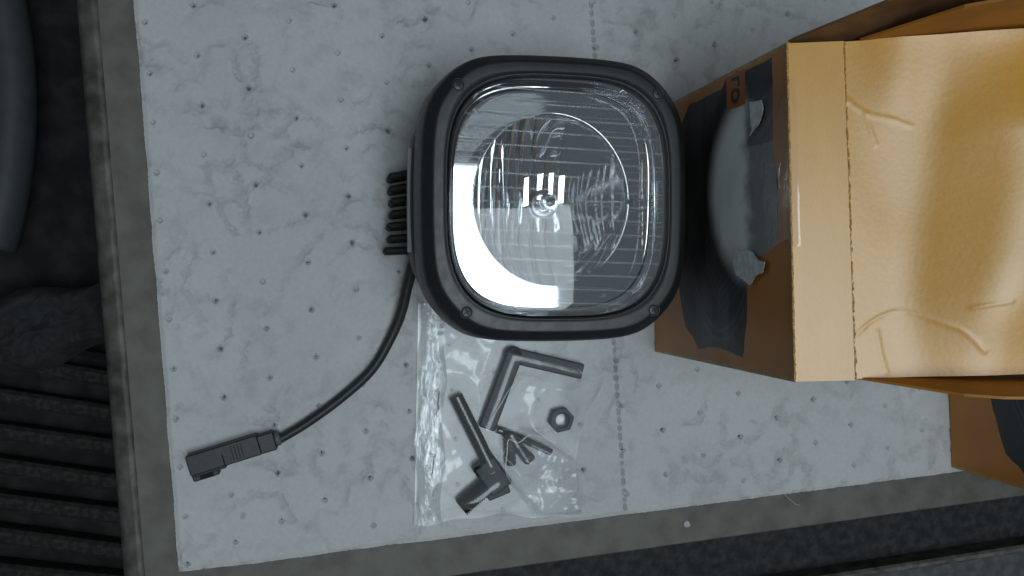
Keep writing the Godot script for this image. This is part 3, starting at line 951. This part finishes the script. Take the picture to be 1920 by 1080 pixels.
func build_fittings() -> void:
	var steel := tri_mat(ramp_tex(131, 0.05, [0.25, 0.5, 0.75], [lin(0.011, 0.013, 0.014), lin(0.015, 0.018, 0.019), lin(0.022, 0.026, 0.028)], 256), 10.0, 0.5)
	steel.metallic = 0.2
	# hex nut
	var nut := thing("hex_nut", "dark hex nut lying flat inside the clear bag", "nut", Vector3(0.1652, 0.0012, 0.1027), 0.2)
	var st := SurfaceTool.new()
	st.begin(Mesh.PRIMITIVE_TRIANGLES)
	st.set_smooth_group(-1)
	var prof := [[0.0046, 0.0], [0.0088, 0.0], [0.0097, 0.0010], [0.0097, 0.0062], [0.0088, 0.0074], [0.0060, 0.0074], [0.0047, 0.0064], [0.0044, 0.0]]
	for k in prof.size() - 1:
		for i in 48:
			var q := []
			for e in [[i, k], [i + 1, k], [i + 1, k + 1], [i, k + 1]]:
				var a: float = TAU * e[0] / 48.0
				var rr: float = prof[e[1]][0]
				var y: float = prof[e[1]][1]
				var hexr: float = cos(PI / 6) / cos(fposmod(a, PI / 3) - PI / 6)
				if e[1] in [2, 3]:
					rr *= hexr
				elif e[1] in [1, 4]:
					rr *= lerpf(1.0, hexr, 0.5)
				q.append(Vector3(rr * cos(a), y, rr * sin(a)))
			_out(st, q, Vector3(0.0070 * cos(TAU * (i + 0.5) / 48.0), 0.0035, 0.0070 * sin(TAU * (i + 0.5) / 48.0)))
	st.generate_normals()
	obj("nut_body", st.commit(), steel, nut)
	# long mounting bolt with its clamp block and cross stud
	var bolt := thing("mounting_bolt", "long dark bolt joined to a clamp block inside the clear bag", "bolt")
	obj("shank", threaded(Vector3(0.0865, 0.0075, 0.0830), Vector3(0.1110, 0.0080, 0.1330), 0.0052, 0.0016), steel, bolt)
	obj("clamp_block", block(Vector3(0.0185, 0.0130, 0.0255), 0.0018), steel, bolt, Vector3(0.1125, 0.0080, 0.1405), Vector3(0, 0.62, 0))
	obj("cross_stud", threaded(Vector3(0.0905, 0.0075, 0.1635), Vector3(0.1100, 0.0080, 0.1475), 0.0068, 0.0018), steel, bolt)
	obj("clamp_ear", block(Vector3(0.017, 0.008, 0.0090), 0.001), steel, bolt, Vector3(0.1170, 0.0060, 0.1525), Vector3(0, 0.35, 0))
	# bent strap
	var strap := thing("bent_strap", "dark bent steel strap under the fold of the clear bag", "bracket")
	obj("long_arm", block(Vector3(0.0125, 0.0040, 0.0590), 0.0010), steel, strap, Vector3(0.1195, 0.0065, 0.0800), Vector3(0.05, -0.36, 0))
	obj("short_arm", block(Vector3(0.0560, 0.0040, 0.0115), 0.0010), steel, strap, Vector3(0.1540, 0.0068, 0.0605), Vector3(0, -0.24, 0.0))
	obj("elbow", lathe([Vector2(0.00001, 0.0042), Vector2(0.0060, 0.0042), Vector2(0.0070, 0.0032), Vector2(0.0070, 0.0008), Vector2(0.0060, 0.0)], 20), steel, strap, Vector3(0.1290, 0.0046, 0.0545))
	# pin and screws
	var pin := obj("locking_pin", tube([Vector3(0.1165, 0.0060, 0.1080), Vector3(0.1370, 0.0060, 0.1165), Vector3(0.1575, 0.0055, 0.1265)], 0.0026, 12), steel)
	tag(pin, "thin dark pin inside the clear bag", "pin")
	var brass := tri_mat(ramp_tex(133, 0.06, [0.3, 0.7], [lin(0.05, 0.045, 0.035), lin(0.14, 0.125, 0.095)], 128), 60.0, 0.4)
	brass.metallic = 0.5
	var scr := thing("coarse_screw", "short coarse brownish screw under the small inner bag", "screw")
	obj("shank", threaded(Vector3(0.1262, 0.0062, 0.1140), Vector3(0.1272, 0.0062, 0.1345), 0.0040, 0.0030), brass, scr)
	obj("head", lathe([Vector2(0.00001, 0.0020), Vector2(0.0045, 0.0018), Vector2(0.0058, 0.0), Vector2(0.0040, -0.001)], 18), brass, scr, Vector3(0.1262, 0.0062, 0.1130), Vector3(-PI / 2, 0, 0))
	var scb := thing("stub_bolt", "stubby dark bolt beside the coarse screw", "bolt")
	obj("shank", threaded(Vector3(0.1310, 0.0058, 0.1195), Vector3(0.1385, 0.0058, 0.1285), 0.0042, 0.0016), steel, scb)
	obj("head", block(Vector3(0.006, 0.009, 0.009), 0.0015), steel, scb, Vector3(0.1400, 0.0058, 0.1300), Vector3(0, -0.88, 0))

# ---------------------------------------------------------------- plastic bags
func film(outline: Callable, nu: int, nv: int, height: Callable) -> ArrayMesh:
	var rows := []
	for i in nv + 1:
		var r := PackedVector3Array()
		for j in nu + 1:
			var p: Vector2 = outline.call(j / float(nu), i / float(nv))
			r.append(Vector3(p.x, height.call(p, j / float(nu), i / float(nv)), p.y))
		rows.append(r)
	return skin(rows, false, true)

func lumps(p: Vector2) -> float:   # how high the contents push the film up
	var y := 0.0
	for s in [[Vector2(0.0865, 0.083), Vector2(0.111, 0.133), 0.0138, 0.011], [Vector2(0.0905, 0.1635), Vector2(0.116, 0.146), 0.0158, 0.016], [Vector2(0.1100, 0.106), Vector2(0.1287, 0.055), 0.0098, 0.013], [Vector2(0.1287, 0.055), Vector2(0.1805, 0.0675), 0.0100, 0.013], [Vector2(0.1652, 0.1027), Vector2(0.1653, 0.1028), 0.0096, 0.019], [Vector2(0.118, 0.108), Vector2(0.157, 0.127), 0.0096, 0.009], [Vector2(0.1262, 0.112), Vector2(0.138, 0.130), 0.0126, 0.012]]:
		var q := Geometry2D.get_closest_point_to_segment(p, s[0], s[1])
		var d: float = (p - q).length() / s[3]
		y = maxf(y, s[2] * exp(-pow(d / 1.15, 2)))
	return y

func build_bags() -> void:
	var clear := pane(lin(0.86, 0.90, 0.93), 0.075, 0.19)
	var folded := pane(lin(0.86, 0.90, 0.93), 0.05, 0.08)
	var cr := noise(141, 55.0, 4, FastNoiseLite.TYPE_SIMPLEX_SMOOTH, FastNoiseLite.FRACTAL_RIDGED)
	cr.fractal_octaves = 2
	var soft := noise(143, 22.0, 2)
	var cell := noise(145, 48.0, 1, FastNoiseLite.TYPE_CELLULAR, FastNoiseLite.FRACTAL_NONE)
	cell.cellular_return_type = FastNoiseLite.RETURN_DISTANCE2_SUB
	var bag := thing("parts_bag", "clear plastic bag of fittings with stapled folded edge on the mat", "bag")
	var right := func(v: float) -> float:
		var x := [0.165, 0.178, 0.1935, 0.2000, 0.1890, 0.1805, 0.1772, 0.1785, 0.1838]
		var k := v * 8.0
		var i := mini(int(k), 7)
		return lerpf(x[i], x[i + 1], k - i)
	var outline := func(u: float, v: float) -> Vector2:
		var zz := lerpf(0.016, 0.1738, v) + (0.0022 * sin(u * 8.0 + 1.0) + 0.0012 * sin(u * 21.0)) * v
		return Vector2(lerpf(0.060 - 0.003 * v, right.call(v), u), zz)
	var top := func(p: Vector2, u: float, v: float) -> float:
		var rim := minf(minf(u, 1 - u), minf(v, 1 - v))
		var lift := smoothstep(0.0, 0.10, rim)
		var lm := lumps(p)
		var slack := 1.0 - clampf(lm / 0.009, 0.0, 0.9)
		return 0.0022 + lift * (maxf(lm, 0.0025) + slack * ( 0.0030 * soft.get_noise_2d(p.x, p.y) + 0.0014 * cr.get_noise_2d(p.x * 0.45, p.y * 0.45) + 0.0008 * cell.get_noise_2d(p.x * 0.6, p.y * 0.6)) + 0.0018)
	obj("upper_film", film(outline, 150, 150, top), clear, bag)
	obj("lower_film", film(outline, 60, 60, func(p: Vector2, _u: float, _v: float) -> float: return 0.0010 + 0.0002 * soft.get_noise_2d(p.x, p.y)), clear, bag)
	# folded header along the left, doubled film and strongly creased
	var cr2 := noise(147, 34.0, 4, FastNoiseLite.TYPE_SIMPLEX_SMOOTH, FastNoiseLite.FRACTAL_RIDGED)
	cr2.domain_warp_enabled = true
	cr2.domain_warp_amplitude = 0.02
	cr2.domain_warp_frequency = 20.0
	var hl := func(u: float, v: float) -> Vector2:
		return Vector2(lerpf(0.0610 - 0.004 * v, 0.0800 - 0.003 * v, u) + 0.0016 * sin(v * 17.0 + u * 2), lerpf(0.016, 0.1752, v) + 0.0015 * sin(u * 7.0) * v)
	var hh := func(p: Vector2, u: float, v: float) -> float:
		var bulge := sin(PI * clampf(u, 0, 1))
		return 0.0045 + 0.0018 * bulge * (0.6 + 0.4 * sin(v * 9.0)) + 0.0016 * cr2.get_noise_2d(p.x * 1.2, p.y * 0.5) * bulge
	for k in 4:
		var layer := func(p: Vector2, u: float, v: float) -> float: return hh.call(p + Vector2(0.013, 0.021) * k, u, v) - 0.0011 * k
		var head := obj("folded_edge", film(hl, 44, 220, layer), folded, bag)
		head.set_meta("label", "shiny folded edge of the bag")
	# sharp folds of the film, their glints drawn as pale tubes
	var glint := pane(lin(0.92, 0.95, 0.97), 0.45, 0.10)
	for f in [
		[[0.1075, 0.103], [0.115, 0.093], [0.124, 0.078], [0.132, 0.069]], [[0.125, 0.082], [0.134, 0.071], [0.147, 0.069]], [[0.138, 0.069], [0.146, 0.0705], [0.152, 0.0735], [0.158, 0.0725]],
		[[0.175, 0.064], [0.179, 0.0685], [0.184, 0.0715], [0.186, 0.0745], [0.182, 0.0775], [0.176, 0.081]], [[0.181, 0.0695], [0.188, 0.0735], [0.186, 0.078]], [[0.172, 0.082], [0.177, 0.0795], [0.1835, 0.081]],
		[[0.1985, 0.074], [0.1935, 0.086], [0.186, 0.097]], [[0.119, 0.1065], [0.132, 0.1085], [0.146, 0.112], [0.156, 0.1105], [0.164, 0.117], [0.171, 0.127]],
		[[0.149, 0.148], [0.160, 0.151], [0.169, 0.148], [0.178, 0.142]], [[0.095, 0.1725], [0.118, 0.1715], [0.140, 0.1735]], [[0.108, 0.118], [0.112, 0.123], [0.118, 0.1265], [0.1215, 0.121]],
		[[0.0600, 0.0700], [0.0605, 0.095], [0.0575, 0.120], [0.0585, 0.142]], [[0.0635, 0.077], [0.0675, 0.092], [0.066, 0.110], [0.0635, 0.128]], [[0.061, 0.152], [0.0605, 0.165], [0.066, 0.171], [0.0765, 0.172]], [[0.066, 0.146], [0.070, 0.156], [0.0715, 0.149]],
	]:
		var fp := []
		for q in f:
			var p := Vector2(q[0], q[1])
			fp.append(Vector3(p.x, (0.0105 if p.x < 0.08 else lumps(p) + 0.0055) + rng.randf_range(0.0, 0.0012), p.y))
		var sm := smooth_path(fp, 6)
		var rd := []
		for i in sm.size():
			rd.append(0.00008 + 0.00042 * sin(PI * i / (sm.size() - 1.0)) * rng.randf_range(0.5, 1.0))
		obj("fold_glint", tube(sm, rd, 6), glint, bag)
	var wire := mat(lin(0.12, 0.12, 0.12), 0.35, 0.8)
	for s in [[Vector3(0.0735, 0.0128, 0.0795), 0.0115, 0.05], [Vector3(0.0700, 0.0128, 0.1245), 0.0125, 0.10]]:
		var st: Vector3 = s[0]
		var ln: float = s[1]
		obj("staple", tube([st + Vector3(0.0012, -0.0020, 0), st, st + Vector3(-0.0006, 0.0002, ln * 0.5), st + Vector3(-ln * s[2], 0, ln), st + Vector3(-ln * s[2] + 0.0012, -0.002, ln)], 0.00032, 8), wire, bag)
	# small inner bag, crumpled
	var small := thing("inner_bag", "small crumpled clear bag at the lower corner of the parts bag", "bag")
	var ol := func(u: float, v: float) -> Vector2:
		var l := lerpf(0.1225, 0.1470, smoothstep(0.45, 1.0, v))
		var r := lerpf(0.1470, 0.1815, smoothstep(0.0, 0.5, v))
		return Vector2(lerpf(l, r, u), lerpf(0.1115, 0.1745, v) + 0.004 * sin(u * 5.0) * (1 - v))
	var hs := func(p: Vector2, u: float, v: float) -> float:
		var rim := smoothstep(0.0, 0.12, minf(minf(u, 1 - u), minf(v, 1 - v)))
		return 0.0060 + rim * (maxf(0.006, lumps(p) * 0.9) + 0.0030 * cr.get_noise_2d(p.x * 0.5 + 3.0, p.y * 0.5) + 0.0012 * cell.get_noise_2d(p.x * 0.8, p.y * 0.8) + 0.003)
	obj("film", film(ol, 90, 90, hs), clear, small)
	# rolled rim of the small bag
	var rp := []
	for k in [[0.0, 0.98], [0.0, 0.75], [0.0, 0.45], [0.0, 0.2], [0.05, 0.03], [0.35, 0.02], [0.7, 0.02], [1.0, 0.12], [1.0, 0.3]]:
		var p: Vector2 = ol.call(k[0], k[1])
		rp.append(Vector3(p.x, 0.0150 if k[1] < 0.6 else 0.009, p.y))
	obj("rolled_rim", tube(smooth_path(rp, 8), 0.00055, 8), pane(lin(0.9, 0.93, 0.95), 0.35, 0.08), small)
